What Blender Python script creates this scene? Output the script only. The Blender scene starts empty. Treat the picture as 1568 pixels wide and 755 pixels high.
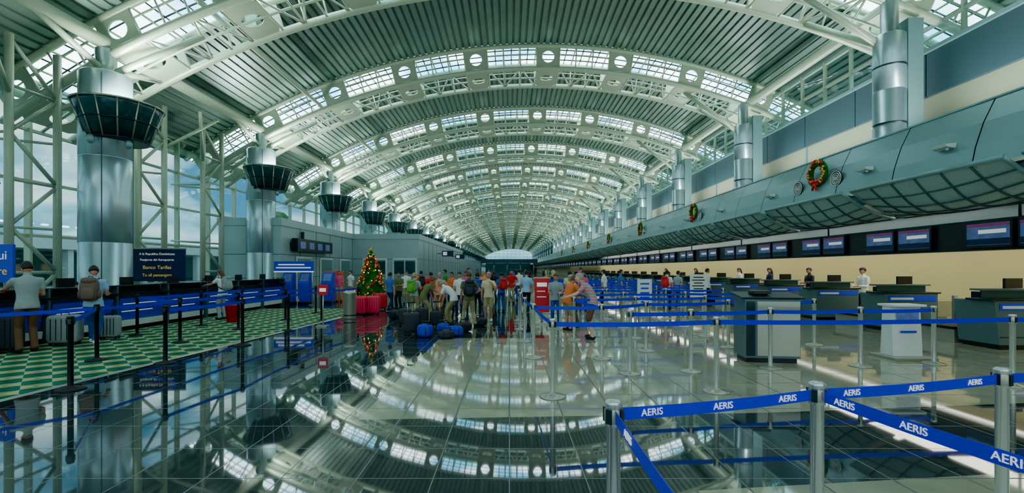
import bpy, math, random
from math import sin, cos, pi, radians, sqrt, atan2, asin
from mathutils import Vector, Matrix
random.seed(7)
sc = bpy.context.scene
F = 700.0; VX = 780.0; VY = 412.0; CH = 1.65
def fl(u, v):
    d = CH*F/(v-VY); return ((u-VX)*d/F, d)
def lin(r, g, b):
    f = lambda c: ((c/255+0.055)/1.055)**2.4 if c > 10 else c/255/12.92
    return (f(r), f(g), f(b), 1)

# ---------------------------------------------------------------- materials
MATS = {}
def mat(name, col, rough=0.5, metal=0.0, noise=0.12, nscale=6.0, bump=0.0, emit=0.0, spec=0.5, ior=1.5, coat=0.0):
    if name in MATS: return MATS[name]
    m = bpy.data.materials.new(name); m.use_nodes = True
    nt = m.node_tree; bs = nt.nodes['Principled BSDF']
    tc = nt.nodes.new('ShaderNodeTexCoord')
    nz = nt.nodes.new('ShaderNodeTexNoise'); nz.inputs['Scale'].default_value = nscale; nz.inputs['Detail'].default_value = 3
    nt.links.new(tc.outputs['Object'], nz.inputs['Vector'])
    mx = nt.nodes.new('ShaderNodeMix'); mx.data_type = 'RGBA'
    mx.inputs['A'].default_value = tuple(c*(1-noise) for c in col[:3])+(1,)
    mx.inputs['B'].default_value = tuple(min(1, c*(1+noise)) for c in col[:3])+(1,)
    nt.links.new(nz.outputs['Fac'], mx.inputs['Factor'])
    nt.links.new(mx.outputs['Result'], bs.inputs['Base Color'])
    bs.inputs['Roughness'].default_value = rough; bs.inputs['Metallic'].default_value = metal
    bs.inputs['IOR'].default_value = ior
    bs.inputs['Coat Weight'].default_value = coat
    if emit:
        nt.links.new(mx.outputs['Result'], bs.inputs['Emission Color']); bs.inputs['Emission Strength'].default_value = emit
    if bump:
        bp = nt.nodes.new('ShaderNodeBump'); bp.inputs['Strength'].default_value = bump; bp.inputs['Distance'].default_value = 0.01
        nt.links.new(nz.outputs['Fac'], bp.inputs['Height']); nt.links.new(bp.outputs['Normal'], bs.inputs['Normal'])
    MATS[name] = m; return m

def tile_mat(name, c1, c2, mortar, size, rough, ior, ms=0.006, coat=0.0):
    m = bpy.data.materials.new(name); m.use_nodes = True
    nt = m.node_tree; bs = nt.nodes['Principled BSDF']
    tc = nt.nodes.new('ShaderNodeTexCoord')
    br = nt.nodes.new('ShaderNodeTexBrick'); br.offset = 0; br.squash = 1
    br.inputs['Scale'].default_value = 1; br.inputs['Brick Width'].default_value = size; br.inputs['Row Height'].default_value = size
    br.inputs['Mortar Size'].default_value = ms; br.inputs['Mortar Smooth'].default_value = 0.1
    br.inputs['Color1'].default_value = c1; br.inputs['Color2'].default_value = c2; br.inputs['Mortar'].default_value = mortar
    nt.links.new(tc.outputs['Object'], br.inputs['Vector'])
    nz = nt.nodes.new('ShaderNodeTexNoise'); nz.inputs['Scale'].default_value = 3; nz.inputs['Detail'].default_value = 6
    nt.links.new(tc.outputs['Object'], nz.inputs['Vector'])
    mx = nt.nodes.new('ShaderNodeMix'); mx.data_type = 'RGBA'; mx.blend_type = 'MULTIPLY'; mx.inputs['Factor'].default_value = 0.4
    nt.links.new(br.outputs['Color'], mx.inputs['A'])
    rp = nt.nodes.new('ShaderNodeValToRGB'); rp.color_ramp.elements[0].position = .3; rp.color_ramp.elements[0].color = (.5,.5,.5,1); rp.color_ramp.elements[1].position = .7
    nt.links.new(nz.outputs['Fac'], rp.inputs['Fac']); nt.links.new(rp.outputs['Color'], mx.inputs['B'])
    nt.links.new(mx.outputs['Result'], bs.inputs['Base Color'])
    ma = nt.nodes.new('ShaderNodeMath'); ma.operation = 'MULTIPLY_ADD'; ma.inputs[1].default_value = 0.4; ma.inputs[2].default_value = rough
    nt.links.new(br.outputs['Fac'], ma.inputs[0]); nt.links.new(ma.outputs[0], bs.inputs['Roughness'])
    bs.inputs['IOR'].default_value = ior; bs.inputs['Coat Weight'].default_value = coat
    MATS[name] = m; return m

def carpet_mat():
    m = bpy.data.materials.new('carpet_diamonds'); m.use_nodes = True
    nt = m.node_tree; bs = nt.nodes['Principled BSDF']; L = nt.links
    tc = nt.nodes.new('ShaderNodeTexCoord')
    mp = nt.nodes.new('ShaderNodeMapping'); mp.inputs['Rotation'].default_value = (0, 0, radians(45)); L.new(tc.outputs['Object'], mp.inputs['Vector'])
    ck = nt.nodes.new('ShaderNodeTexChecker'); ck.inputs['Scale'].default_value = 3.2; L.new(mp.outputs['Vector'], ck.inputs['Vector'])
    ck.inputs['Color1'].default_value = lin(172, 176, 128); ck.inputs['Color2'].default_value = lin(26, 104, 84)
    ck2 = nt.nodes.new('ShaderNodeTexChecker'); ck2.inputs['Scale'].default_value = 4.525; L.new(tc.outputs['Object'], ck2.inputs['Vector'])
    ck2.inputs['Color1'].default_value = (1, 1, 1, 1); ck2.inputs['Color2'].default_value = (.46, .6, .5, 1)
    mx = nt.nodes.new('ShaderNodeMix'); mx.data_type = 'RGBA'; mx.blend_type = 'MULTIPLY'; mx.inputs['Factor'].default_value = 1
    L.new(ck.outputs['Color'], mx.inputs['A']); L.new(ck2.outputs['Color'], mx.inputs['B'])
    L.new(mx.outputs['Result'], bs.inputs['Base Color']); bs.inputs['Roughness'].default_value = .95; bs.inputs['Specular IOR Level'].default_value = .15
    MATS['carpet'] = m; return m

def glass_mat(name, tint=(.84,.95,.96,1), gl=.08):
    m = bpy.data.materials.new(name); m.use_nodes = True
    nt = m.node_tree; nt.nodes.remove(nt.nodes['Principled BSDF']); out = nt.nodes['Material Output']
    a = nt.nodes.new('ShaderNodeBsdfTransparent'); a.inputs['Color'].default_value = tint
    b = nt.nodes.new('ShaderNodeBsdfGlossy'); b.inputs['Roughness'].default_value = .02
    x = nt.nodes.new('ShaderNodeMixShader'); x.inputs['Fac'].default_value = gl
    nt.links.new(a.outputs[0], x.inputs[1]); nt.links.new(b.outputs[0], x.inputs[2]); nt.links.new(x.outputs[0], out.inputs['Surface'])
    MATS[name] = m; return m

def emit_mat(name, col, s, noise=False):
    m = bpy.data.materials.new(name); m.use_nodes = True
    nt = m.node_tree; nt.nodes.remove(nt.nodes['Principled BSDF']); out = nt.nodes['Material Output']
    e = nt.nodes.new('ShaderNodeEmission'); e.inputs['Color'].default_value = col; e.inputs['Strength'].default_value = s
    if noise:
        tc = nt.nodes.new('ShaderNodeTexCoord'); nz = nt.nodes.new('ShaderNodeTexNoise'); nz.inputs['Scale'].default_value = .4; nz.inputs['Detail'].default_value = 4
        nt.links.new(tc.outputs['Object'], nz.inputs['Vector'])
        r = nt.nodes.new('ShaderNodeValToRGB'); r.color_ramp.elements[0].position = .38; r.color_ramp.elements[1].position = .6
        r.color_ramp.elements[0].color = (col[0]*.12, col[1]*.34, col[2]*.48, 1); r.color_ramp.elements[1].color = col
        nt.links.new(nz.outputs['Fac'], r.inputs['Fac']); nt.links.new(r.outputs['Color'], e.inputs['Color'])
    nt.links.new(e.outputs[0], out.inputs['Surface']); MATS[name] = m; return m

tile_mat('dark_granite', (.026,.036,.036,1), (.034,.046,.044,1), (.06,.08,.07,1), .6, .03, 2.3, .005)
tile_mat('light_porcelain', lin(166,164,134), lin(154,154,126), lin(66,68,58), .6, .045, 1.8, .009)
carpet_mat()
glass_mat('window_glass')
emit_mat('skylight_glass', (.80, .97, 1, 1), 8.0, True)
emit_mat('tube_light', (1, .97, .88, 1), 2.5)
emit_mat('warm_bulb', (1, .75, .3, 1), 4)
mat('truss_paint', lin(168,184,156), .35, .1, .08)
mat('corrugated', lin(106,130,118), .38, .4, .2, 1.5)
mat('silver_clad', lin(172,198,202), .3, .75, .08, 1.2)
mat('panel_silver', lin(118,154,152), .36, .35, .12, .8)
mat('block_clad', lin(148,174,172), .4, .2, .1, .8)
mat('panel_dark', lin(58,84,92), .36, .3, .14, .6)
mat('cream_wall', lin(186,180,128), .6, 0, .06, 1)
mat('cream_band', lin(140,146,122), .6, 0, .14, 1)
mat('dark_metal', lin(40,54,56), .35, .5, .15)
mat('bowl_glass', lin(40,76,78), .15, .3, .2)
mat('black', lin(16,18,22), .35, 0, .1)
mat('rubber', lin(20,20,22), .7)
mat('chrome', lin(205,212,206), .25, .8, .04)
mat('steel', lin(168,170,150), .28, .65, .1, 3)
mat('belt_blue', lin(20,28,200), .5, 0, .1, 20)
mat('panel_blue', lin(20,54,200), .35, 0, .1)
mat('sign_navy', lin(12,28,72), .4)
mat('white_plastic', lin(215,222,212), .4, 0, .05)
mat('white_text', lin(240,242,240), .5, 0, .02, emit=.25)
mat('yellow_text', lin(235,200,70), .5, 0, .02, emit=.2)
mat('red_cloth', lin(215,10,30), .5)
mat('screen_on', lin(90,110,165), .3, 0, .6, 7, emit=.08)
mat('screen_magenta', lin(150,40,110), .3, 0, .2, emit=.1)
mat('asphalt', lin(130,150,146), .9)
mat('foliage', lin(36,96,40), .8, 0, .5, 2)
mat('fir', lin(30,120,34), .6, 0, .5, 9)
mat('gold', lin(240,180,50), .25, .4)
mat('ornament_red', lin(225,14,14), .2, .1)
mat('wood', lin(120,72,36), .5, 0, .3, 10)
mat('desk_grey', lin(84,108,108), .36, .3)
mat('orange', lin(240,90,20), .4)
mat('grille', lin(150,182,178), .45, .2, .25, 30)
mat('canopy_rib', lin(70,92,92), .4, .3)
mat('concrete_out', lin(190,204,200), .8)

# ---------------------------------------------------------------- mesh builder
class B:
    def __init__(s): s.v=[]; s.f=[]; s.m=[]; s.sm=[]; s.mats=[]; s.T=Matrix.Identity(4)
    def mi(s, n):
        if n not in s.mats: s.mats.append(n)
        return s.mats.index(n)
    def add(s, vs, fs, m, smooth=False):
        o=len(s.v); T=s.T
        s.v.extend([T@Vector(p) for p in vs]); k=s.mi(m)
        for f in fs: s.f.append([i+o for i in f]); s.m.append(k); s.sm.append(smooth)
    def box(s, c, d, m, rz=0, rx=0, ry=0):
        x,y,z=d[0]/2,d[1]/2,d[2]/2
        R=Matrix.Translation(c)@Matrix.Rotation(rz,4,'Z')@Matrix.Rotation(ry,4,'Y')@Matrix.Rotation(rx,4,'X')
        vs=[R@Vector(p) for p in [(-x,-y,-z),(x,-y,-z),(x,y,-z),(-x,y,-z),(-x,-y,z),(x,-y,z),(x,y,z),(-x,y,z)]]
        s.add(vs,[(0,3,2,1),(4,5,6,7),(0,1,5,4),(1,2,6,5),(2,3,7,6),(3,0,4,7)],m)
    def b2(s, a, b, m): s.box([(a[i]+b[i])/2 for i in range(3)],[abs(b[i]-a[i]) for i in range(3)],m)
    def prism(s, prof, y0, y1, m, axis='Y'):
        n=len(prof)
        if axis=='Y': vs=[(p[0],y0,p[1]) for p in prof]+[(p[0],y1,p[1]) for p in prof]
        else: vs=[(y0,p[0],p[1]) for p in prof]+[(y1,p[0],p[1]) for p in prof]
        fs=[(i,(i+1)%n,(i+1)%n+n,i+n) for i in range(n)]+[tuple(range(n))[::-1],tuple(range(n,2*n))]
        s.add(vs,fs,m)
    def tube(s, pts, r, m, n=8, caps=True, smooth=True, sq=1.0):
        pts=[Vector(p) for p in pts]; k=len(pts)
        rr=r if isinstance(r,(list,tuple)) else [r]*k
        d=(pts[-1]-pts[0]); 
        if d.length<1e-6: d=pts[1]-pts[0]
        ax=[abs(c) for c in d.normalized()]
        ref=Vector((0,1,0)) if (ax[1]<.9 and ax[1]<=max(ax[0],ax[2])) else Vector((1,0,0))
        vs=[]
        for i in range(k):
            t=(pts[min(i+1,k-1)]-pts[max(i-1,0)]).normalized()
            a=t.cross(ref)
            if a.length<1e-4: a=t.cross(Vector((0,0,1)))
            a.normalize(); b=a.cross(t)
            for j in range(n):
                q=2*pi*j/n; vs.append(pts[i]+a*(cos(q)*rr[i])+b*(sin(q)*rr[i]*sq))
        fs=[(i*n+j,i*n+(j+1)%n,(i+1)*n+(j+1)%n,(i+1)*n+j) for i in range(k-1) for j in range(n)]
        if caps: fs+= [tuple(range(n))[::-1], tuple(range((k-1)*n,k*n))]
        s.add(vs,fs,m,smooth)
    def lathe(s, prof, c, m, n=24, smooth=True):
        vs=[(c[0]+r*cos(2*pi*j/n),c[1]+r*sin(2*pi*j/n),c[2]+z) for r,z in prof for j in range(n)]
        fs=[(i*n+j,i*n+(j+1)%n,(i+1)*n+(j+1)%n,(i+1)*n+j) for i in range(len(prof)-1) for j in range(n)]
        s.add(vs,fs,m,smooth)
    def sph(s, c, r, m, nu=14, nv=9, e=1.0, R=None, fn=None):
        if not isinstance(r,(list,tuple)): r=(r,r,r)
        pw=lambda x:(abs(x)**e)*(1 if x>=0 else -1)
        vs=[]
        for i in range(nv+1):
            th=-pi/2+pi*i/nv
            for j in range(nu):
                ph=2*pi*j/nu
                p=Vector((pw(cos(th))*pw(cos(ph)),pw(cos(th))*pw(sin(ph)),pw(sin(th))))
                if fn: p=fn(p)
                p=Vector((p[0]*r[0],p[1]*r[1],p[2]*r[2]))
                if R: p=R@p
                vs.append(p+Vector(c))
        fs=[(i*nu+j,i*nu+(j+1)%nu,(i+1)*nu+(j+1)%nu,(i+1)*nu+j) for i in range(nv) for j in range(nu)]
        s.add(vs,fs,m,True)
    def plate_hole(s, c, ax, ay, w, h, r, t, m, seg=16):
        c=Vector(c); ax=Vector(ax).normalized(); ay=Vector(ay).normalized(); nn=ax.cross(ay)
        vs=[]
        for sd in (-t/2,t/2):
            for k in range(seg):
                q=2*pi*(k+.5)/seg; ci,si=cos(q),sin(q)
                vs.append(c+ax*ci*r+ay*si*r+nn*sd)
            for k in range(seg):
                q=2*pi*(k+.5)/seg; ci,si=cos(q),sin(q); mm=max(abs(ci),abs(si))
                vs.append(c+ax*(ci/mm*w/2)+ay*(si/mm*h/2)+nn*sd)
        fs=[]
        for k in range(seg):
            l=(k+1)%seg
            fs.append((k,l,seg+l,seg+k)); o=2*seg
            fs.append((o+seg+k,o+seg+l,o+l,o+k)); fs.append((k,o+k,o+l,l)); fs.append((seg+l,o+seg+l,o+seg+k,seg+k))
        s.add(vs,fs,m)
    def mesh(s, name):
        me=bpy.data.meshes.new(name); me.from_pydata([tuple(p) for p in s.v],[],s.f)
        for n in s.mats: me.materials.append(MATS[n])
        me.polygons.foreach_set('material_index',s.m); me.polygons.foreach_set('use_smooth',s.sm); me.update()
        return me
    def obj(s, name, loc=(0,0,0), rz=0, parent=None, bevel=0):
        return place(name, s.mesh(name), loc, rz, parent, bevel)
def place(name, me, loc=(0,0,0), rz=0, parent=None, bevel=0):
    o=bpy.data.objects.new(name, me); sc.collection.objects.link(o); o.location=loc; o.rotation_euler=(0,0,rz)
    if parent: o.parent=parent
    if bevel:
        b=o.modifiers.new('bevel','BEVEL'); b.width=bevel; b.segments=2; b.limit_method='ANGLE'; b.angle_limit=radians(50)
    return o
def text(s, loc, rz, size, m, parent=None, align='CENTER'):
    cu=bpy.data.curves.new('lettering','FONT'); cu.body=s; cu.size=size; cu.align_x=align; cu.align_y='CENTER'; cu.extrude=.002
    cu.materials.append(MATS[m]); o=bpy.data.objects.new('lettering',cu); sc.collection.objects.link(o)
    o.location=loc; o.rotation_euler=(radians(90),0,rz)
    if parent:
        o.parent=parent; o.matrix_parent_inverse=Matrix.LocRotScale(parent.location,parent.rotation_euler,None).inverted()
    return o
def empty(name, loc=(0,0,0)):
    o=bpy.data.objects.new(name,None); sc.collection.objects.link(o); o.location=loc; return o

# ---------------------------------------------------------------- floor
YEND=225.0
b=B()
def fq(x0,y0,x1,y1,m): b.add([(x0,y0,0),(x1,y0,0),(x1,y1,0),(x0,y1,0)],[(0,1,2,3)],m)
fq(-16,-8,-1.66,YEND,'dark_granite')
b.add([(-1.66,-8,0),(1.4,-8,0),(1.4,3.4,0),(15,4.9,0),(15,6.6,0),(3,5.25,0),(-1.66,5.0,0)],[(0,1,2,3,4,5,6)],'dark_granite')
b.add([(1.4,-8,0),(15,-8,0),(15,4.9,0),(1.4,3.4,0)],[(0,1,2,3)],'light_porcelain')
b.add([(-1.66,5.0,0),(3,5.25,0),(15,6.6,0),(15,10.9,0),(-1.66,10.9,0)],[(0,1,2,3,4)],'light_porcelain')
fq(-1.66,10.9,.85,YEND,'dark_granite'); fq(.85,10.9,15,YEND,'light_porcelain')
b.obj('floor')
b=B(); b.add([(-10.2,4.0,.012),(-6.5,4.0,.012),(-5.75,15.6,.012),(-5.75,19,.012),(-10.2,19,.012)],[(0,1,2,3,4)],'carpet')
b.add([(-6.5,4.0,0),(-6.42,4.0,0),(-5.67,15.6,0),(-5.75,15.6,.013),(-6.5,4.0,.013)],[(0,1,2,3,4)],'steel')
b.obj('carpet')

# ---------------------------------------------------------------- roof
AX=1.5; R0=29.5; ZC=12.5-R0; R1=28.35; A0=asin(-17.2/R0); A1=asin(13.6/R0)
def arc(a,r,y=0): return (AX+r*sin(a), y, ZC+r*cos(a))
NB=26; Y0=5.1; S=8.5; TW=2.1
def arcpts(r,y,n=44): return [arc(A0+(A1-A0)*i/n,r,y) for i in range(n+1)]
b=B(); P='truss_paint'
for y in (0,TW):
    b.tube(arcpts(R1,y),.13,P,8); b.tube(arcpts(R0-.05,y),.11,P,8)
b.tube(arcpts(R1-.02,TW/2),.05,P,6)
dm=3.5/28.9; k=0
a=A0+.03
while a<A1:
    ca=a; 
    tx=lambda q:(cos(q),0,-sin(q)); rad=lambda q:(sin(q),0,cos(q))
    rm=(R0+R1)/2
    for y in (0,TW):
        b.plate_hole(arc(ca,rm,y),tx(ca),rad(ca),1.1,R0-R1,.29,.05,P)
    b.plate_hole(arc(ca,R1,TW/2),tx(ca),(0,1,0),1.1,TW-.1,.33,.05,P)
    half=.55/28.9
    for i in range(4):
        q=ca+half+(dm-2*half)*i/3
        if q>A1: break
        for y in (0,TW):
            b.tube([arc(q,R1,y),arc(q,R0,y)],.035,P,5)
        b.tube([arc(q,R1,0),arc(q,R1,TW)],.04,P,5)
        b.tube([arc(q,R0+.02,0),arc(q,R0+.02,TW)],.04,P,5)
        if i<3:
            q2=ca+half+(dm-2*half)*(i+1)/3
            if i%2==0: b.tube([arc(q,R1,0),arc(q2,R1,TW)],.04,P,5)
            else: b.tube([arc(q,R1,TW),arc(q2,R1,0)],.04,P,5)
            qm=(q+q2)/2; b.tube([arc(qm,R0+.03,0),arc(qm,R0+.03,TW)],.03,'dark_metal',4)
    for y in (0,TW):
        n=5; b.tube([arc(ca+half+(dm-2*half)*i/n,rm+.12,y) for i in range(n+1)],.03,P,5)
    a+=dm
n=44; pr=[]
for yy in (.55,TW/2,1.6): b.tube(arcpts(R0+.02,yy),.035,'dark_metal',4)
truss=b.mesh('roof_truss')
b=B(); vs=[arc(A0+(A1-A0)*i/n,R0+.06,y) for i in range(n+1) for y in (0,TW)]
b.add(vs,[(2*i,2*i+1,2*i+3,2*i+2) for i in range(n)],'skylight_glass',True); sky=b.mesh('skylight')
b=B(); per=.3; L=(A1-A0)*R0; nr=int(L/per); prof=[]
for i in range(nr):
    for t,h in ((0,0),(.62,0),(.68,.07),(.94,.07)):
        prof.append(arc(A0+(i+t)*per/R0,R0+h))
vs=[(p[0],y,p[2]) for y in (TW,S) for p in prof]; k=len(prof)
b.add(vs,[(i,i+1,k+i+1,k+i) for i in range(k-1)],'corrugated'); bay=b.mesh('roof_panel')
sr=empty('ceiling')
for i in range(-1,NB):
    y=Y0+S*i
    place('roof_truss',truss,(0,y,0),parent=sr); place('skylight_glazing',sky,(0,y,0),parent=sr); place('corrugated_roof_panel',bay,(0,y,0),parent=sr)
b=B()
for x,z,r in ((-12,8.35,.2),(11.7,9.75,.2),(-15.2,7.1,.15),(-9.2,9.6,.09)):
    b.tube([(x,-4,z),(x,YEND,z)],r,P,10)
b.obj('longitudinal_roof_pipe',parent=sr)

# ---------------------------------------------------------------- columns
b=B(); CR=.63
b.lathe([(CR+.04,0),(CR+.04,.25),(CR,.26),(CR,2.4),(CR-.015,2.41),(CR-.015,2.43),(CR,2.44),(CR,4.9),(CR-.015,4.91),(CR-.015,4.93),(CR,4.94),(CR,7.35),(CR-.05,7.42),(.26,7.43),(.26,8.15)],(0,0,0),'silver_clad',32)
for q in range(4):
    a=q*pi/2-1.0; b.box((CR*cos(a),CR*sin(a),3.8),(.012,.025,7.0),'dark_metal',rz=a)
ox=.38
b.lathe([(.62,5.45),(.72,5.42),(1.06,6.38),(1.08,6.5),(1.03,6.5),(.7,5.5)],(ox,0,0),'bowl_glass',28)
b.lathe([(.3,5.42),(.72,5.42)],(ox,0,0),'dark_metal',28)
for z,r in ((6.47,1.09),(5.95,.91),(5.44,.73)):
    b.tube([(ox+r*cos(2*pi*j/28),r*sin(2*pi*j/28),z) for j in range(29)],.03,'steel' if z>6 else 'dark_metal',5)
for j in range(14):
    a=2*pi*j/14; b.tube([(ox+.73*cos(a),.73*sin(a),5.42),(ox+1.09*cos(a),1.09*sin(a),6.47)],.022,'steel',5)
for a in (-1.2,-.3): b.sph((.95*cos(a),.95*sin(a),5.28),(.1,.1,.14),'panel_silver',10,6)
for dx,dy in ((-1.9,.9),(2.3,.9)):
    b.tube([(.1*(1 if dx>0 else -1),0,7.4),(dx,dy,arc(asin((-12+dx-AX)/R1),R1)[2])],.1,P,8)
for dy in (-2.4,2.6): b.tube([(0,0,7.5),(0,dy,8.35)],.09,P,8)
cl=b.mesh('hall_column')
b=B(); ZB=5.47
b.lathe([(.44,ZB),(.44,ZB+.1),(.4,ZB+.12),(.4,6.9),(.385,6.91),(.385,6.94),(.4,6.95),(.4,8.55),(.36,8.6),(.22,8.62),(.22,9.6)],(0,0,0),'silver_clad',28)
for z in (5.9,7.6): b.lathe([(.39,z),(.415,z+.01),(.415,z+.05),(.39,z+.06)],(0,0,0),'dark_metal',28)
b.b2((.35,-.25,ZB),(.8,.45,9.0),'panel_silver')
for dx,dy in ((-2.6,.6),(-1.2,2.0)):
    b.tube([(-.1,0,8.2),(dx,dy,arc(asin((11.3+dx-AX)/R1),R1)[2])],.1,P,8)
cr=b.mesh('hall_column_slim')
for i in range(-1,NB-1):
    y=13.6+S*i
    place('hall_column',cl,(-12,y,0)); place('hall_column_slim',cr,(11.3,y,0))

# ---------------------------------------------------------------- left facade
b=B(); b.b2((-15.03,-8,0),(-15.0,YEND,7.6),'window_glass'); b.obj('window_1')
b=B(); y=-7.0
while y<YEND:
    b.b2((-15.1,y-.04,0),(-14.9,y+.04,7.55),P); y+=2.125
for z in (.05,.95,2.7,4.4,6.0,7.5): b.b2((-15.08,-8,z-.04),(-14.94,YEND,z+.04),P)
b.b2((-15.6,-8,7.5),(-14.9,YEND,7.9),'panel_silver')
b.obj('trim_facade_mullions')
b=B()
for sx in (-.65,.65):
    b.tube([(0,sx,0),(0,sx,7.9)],.1,P,10)
z=.3; sg=1
while z<7.0:
    b.tube([(0,-.65*sg,z),(0,.65*sg,z+1.25)],.055,P,7); z+=1.25; sg=-sg
for z in (1.55,4.05,6.55): b.tube([(0,-.65,z),(0,.65,z)],.045,P,6)
for z in (2.8,5.3): 
    for sx in (-.65,.65): b.tube([(0,sx,z),(-1.7,sx*.3,z+.1)],.04,P,6)
b.tube([(0,-.65,6.3),(1.0,-2.3,7.9)],.07,P,7); b.tube([(0,.65,6.3),(1.0,2.3,7.9)],.07,P,7)
mast=b.mesh('facade_lattice_mast')
ys=[4.2,8.4,12.75,16.9,20.4]
for y in ys: place('facade_lattice_mast',mast,(-13.25,y,0))

# outside
b=B(); b.add([(-400,-60,-.06),(-15.2,-60,-.06),(-15.2,400,-.06),(-400,400,-.06)],[(0,1,2,3)],'asphalt'); b.obj('outside_ground')
b=B(); b.b2((-60,5,3.6),(-44,160,5.0),'concrete_out')
for i in range(16):
    b.b2((-45,8+i*9.5,0),(-44.4,8.6+i*9.5,3.6),'concrete_out')
b.b2((-59,6,-.05),(-58,158,3.7),'panel_silver'); b.obj('outside_canopy_building')
for i in range(12):
    x=-27-random.random()*8; y=56+i*8+random.random()*4; b=B()
    b.tube([(0,0,-.06),(0,0,2.5)],.15,'wood',7)
    for k in range(9):
        b.sph((random.uniform(-1.9,1.9),random.uniform(-1.9,1.9),random.uniform(2.8,8.0)),(1.5,1.5,1.3),'foliage',9,6)
    b.obj('outside_tree',(x,y,0))
for y in (30,70):
    b=B(); b.tube([(0,0,-.06),(0,0,7)],[.1,.06],'dark_metal',8); b.tube([(0,0,7),(1,0,7.3)],.04,'dark_metal',6); b.box((1.2,0,7.3),(.6,.25,.1),'dark_metal'); b.obj('street_lamp',(-35,y,0))

# ---------------------------------------------------------------- right wall
b=B(); y=-6.0
while y<YEND-3:
    b.b2((12.6,y+.02,6.85),(12.75,y+2.81,8.15),'panel_dark'); y+=2.833
b.b2((12.72,-8,5.3),(12.95,YEND,8.2),'cream_band')
y=-6.0
while y<YEND-3:
    b.b2((12.66,y,5.45),(12.74,y+.1,6.85),'panel_silver'); y+=4.25
b.b2((12.5,-8,8.15),(12.95,YEND,8.25),'panel_silver')
b.obj('wall_right')
b=B(); b.b2((12.8,-8,8.25),(12.83,YEND,9.9),'window_glass'); b.obj('window_2')
b=B(); y=-7
while y<YEND:
    b.b2((12.75,y-.035,8.2),(12.88,y+.035,10.05),P); y+=1.42
for z in (8.3,9.0,9.95): b.b2((12.76,-8,z-.04),(12.87,YEND,z+.04),P)
b.obj('trim_clerestory_mullions')
# fascia
prof=[(10.75,5.45),(10.48,4.9),(10.3,4.35),(10.2,3.87)]
b=B(); y=-6.9
while y<YEND-3:
    for i in range(3):
        p,q=prof[i],prof[i+1]
        b.add([(p[0],y+.015,p[1]),(p[0],y+2.11,p[1]),(q[0],y+2.11,q[1]),(q[0],y+.015,q[1])],[(0,1,2,3)],'panel_silver',False)
    y+=2.125
b.add([(p[0]+.03,yy,p[1]) for p in prof for yy in (-8,YEND)],[(0,1,3,2),(2,3,5,4),(4,5,7,6)],'dark_metal')
b.b2((10.72,-8,5.43),(12.7,YEND,5.47),'panel_silver')
b.b2((10.1,-8,3.8),(10.3,YEND,3.88),'steel')
b.obj('wall_bulkhead_fascia')
b=B(); b.b2((10.2,-8,3.5),(13.4,YEND,3.55),'panel_dark'); b.b2((10.2,-8,3.5),(10.25,YEND,3.82),'panel_dark'); b.obj('trim_soffit')
b=B(); b.b2((13.3,-8,0),(13.45,YEND,3.5),'cream_wall')
b.b2((13.27,-8,2.6),(13.3,YEND,3.5),'panel_dark')
b.b2((13.24,-8,0),(13.3,YEND,.12),'dark_metal')
b.obj('wall_counter_back')
# canopies
b=B(); nx,ny=10,12
def cp(s,t):
    x=9.45+1.5*s; z=3.80-.72*s-.34*sin(pi*s)*(.35+.65*sin(pi*t)) ; yy=.15+3.9*t
    return (x,yy,z)
b.add([cp(i/nx,j/ny) for i in range(nx+1) for j in range(ny+1)],[(i*(ny+1)+j,i*(ny+1)+j+1,(i+1)*(ny+1)+j+1,(i+1)*(ny+1)+j) for i in range(nx) for j in range(ny)],'grille',True)
for j in range(0,ny+1,2): b.tube([Vector(cp(i/nx,j/ny))-Vector((0,0,.02)) for i in range(nx+1)],.022,'canopy_rib',5)
for i in range(0,nx+1,2): b.tube([Vector(cp(i/nx,j/ny))-Vector((0,0,.02)) for j in range(ny+1)],.018,'canopy_rib',5)
b.tube([cp(0,0),cp(0,1)],.05,'panel_silver',8)
for t in (0,1): b.tube([cp(i/nx,t) for i in range(nx+1)],.045,'panel_silver',6)
for t in (.15,.85): b.tube([cp(.05,t),(10.25,.15+3.9*t,3.85)],.025,'panel_silver',5)
can=b.mesh('counter_canopy')
for i in range(-1,40): place('counter_canopy',can,(0,8.6+4.25*i-4.25,0))
# screen band
b=B(); b.b2((11.05,2,2.08),(11.3,YEND,2.78),'black'); b.b2((11.03,2,2.76),(11.33,YEND,2.8),'dark_metal')
y=4
while y<200: b.tube([(11.17,y,2.78),(11.17,y,3.52)],.03,'dark_metal',6); y+=6
b.obj('monitor_band')
b=B(); b.box((0,0,0),(.08,1.04,.62),'black'); b.box((-.042,0,.0),(.01,.94,.5),'screen_on'); b.box((-.048,.0,-.17),(.006,.94,.14),'sign_navy'); b.box((-.048,0,.21),(.006,.94,.06),'screen_magenta')
b.box((-.048,-.1,.06),(.006,.6,.09),'white_text')
mon=b.mesh('flight_monitor')
for i in range(-1,34):
    for dy in (0,1.15): 
        place('flight_monitor',mon,(11.0,12.4+3.07*i+dy,2.45))
b=B(); b.b2((13.0,3,2.5),(13.1,100,2.56),'tube_light'); b.b2((12.96,3,2.55),(13.26,100,2.6),'white_plastic'); b.obj('fluorescent_batten_lamp')
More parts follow.
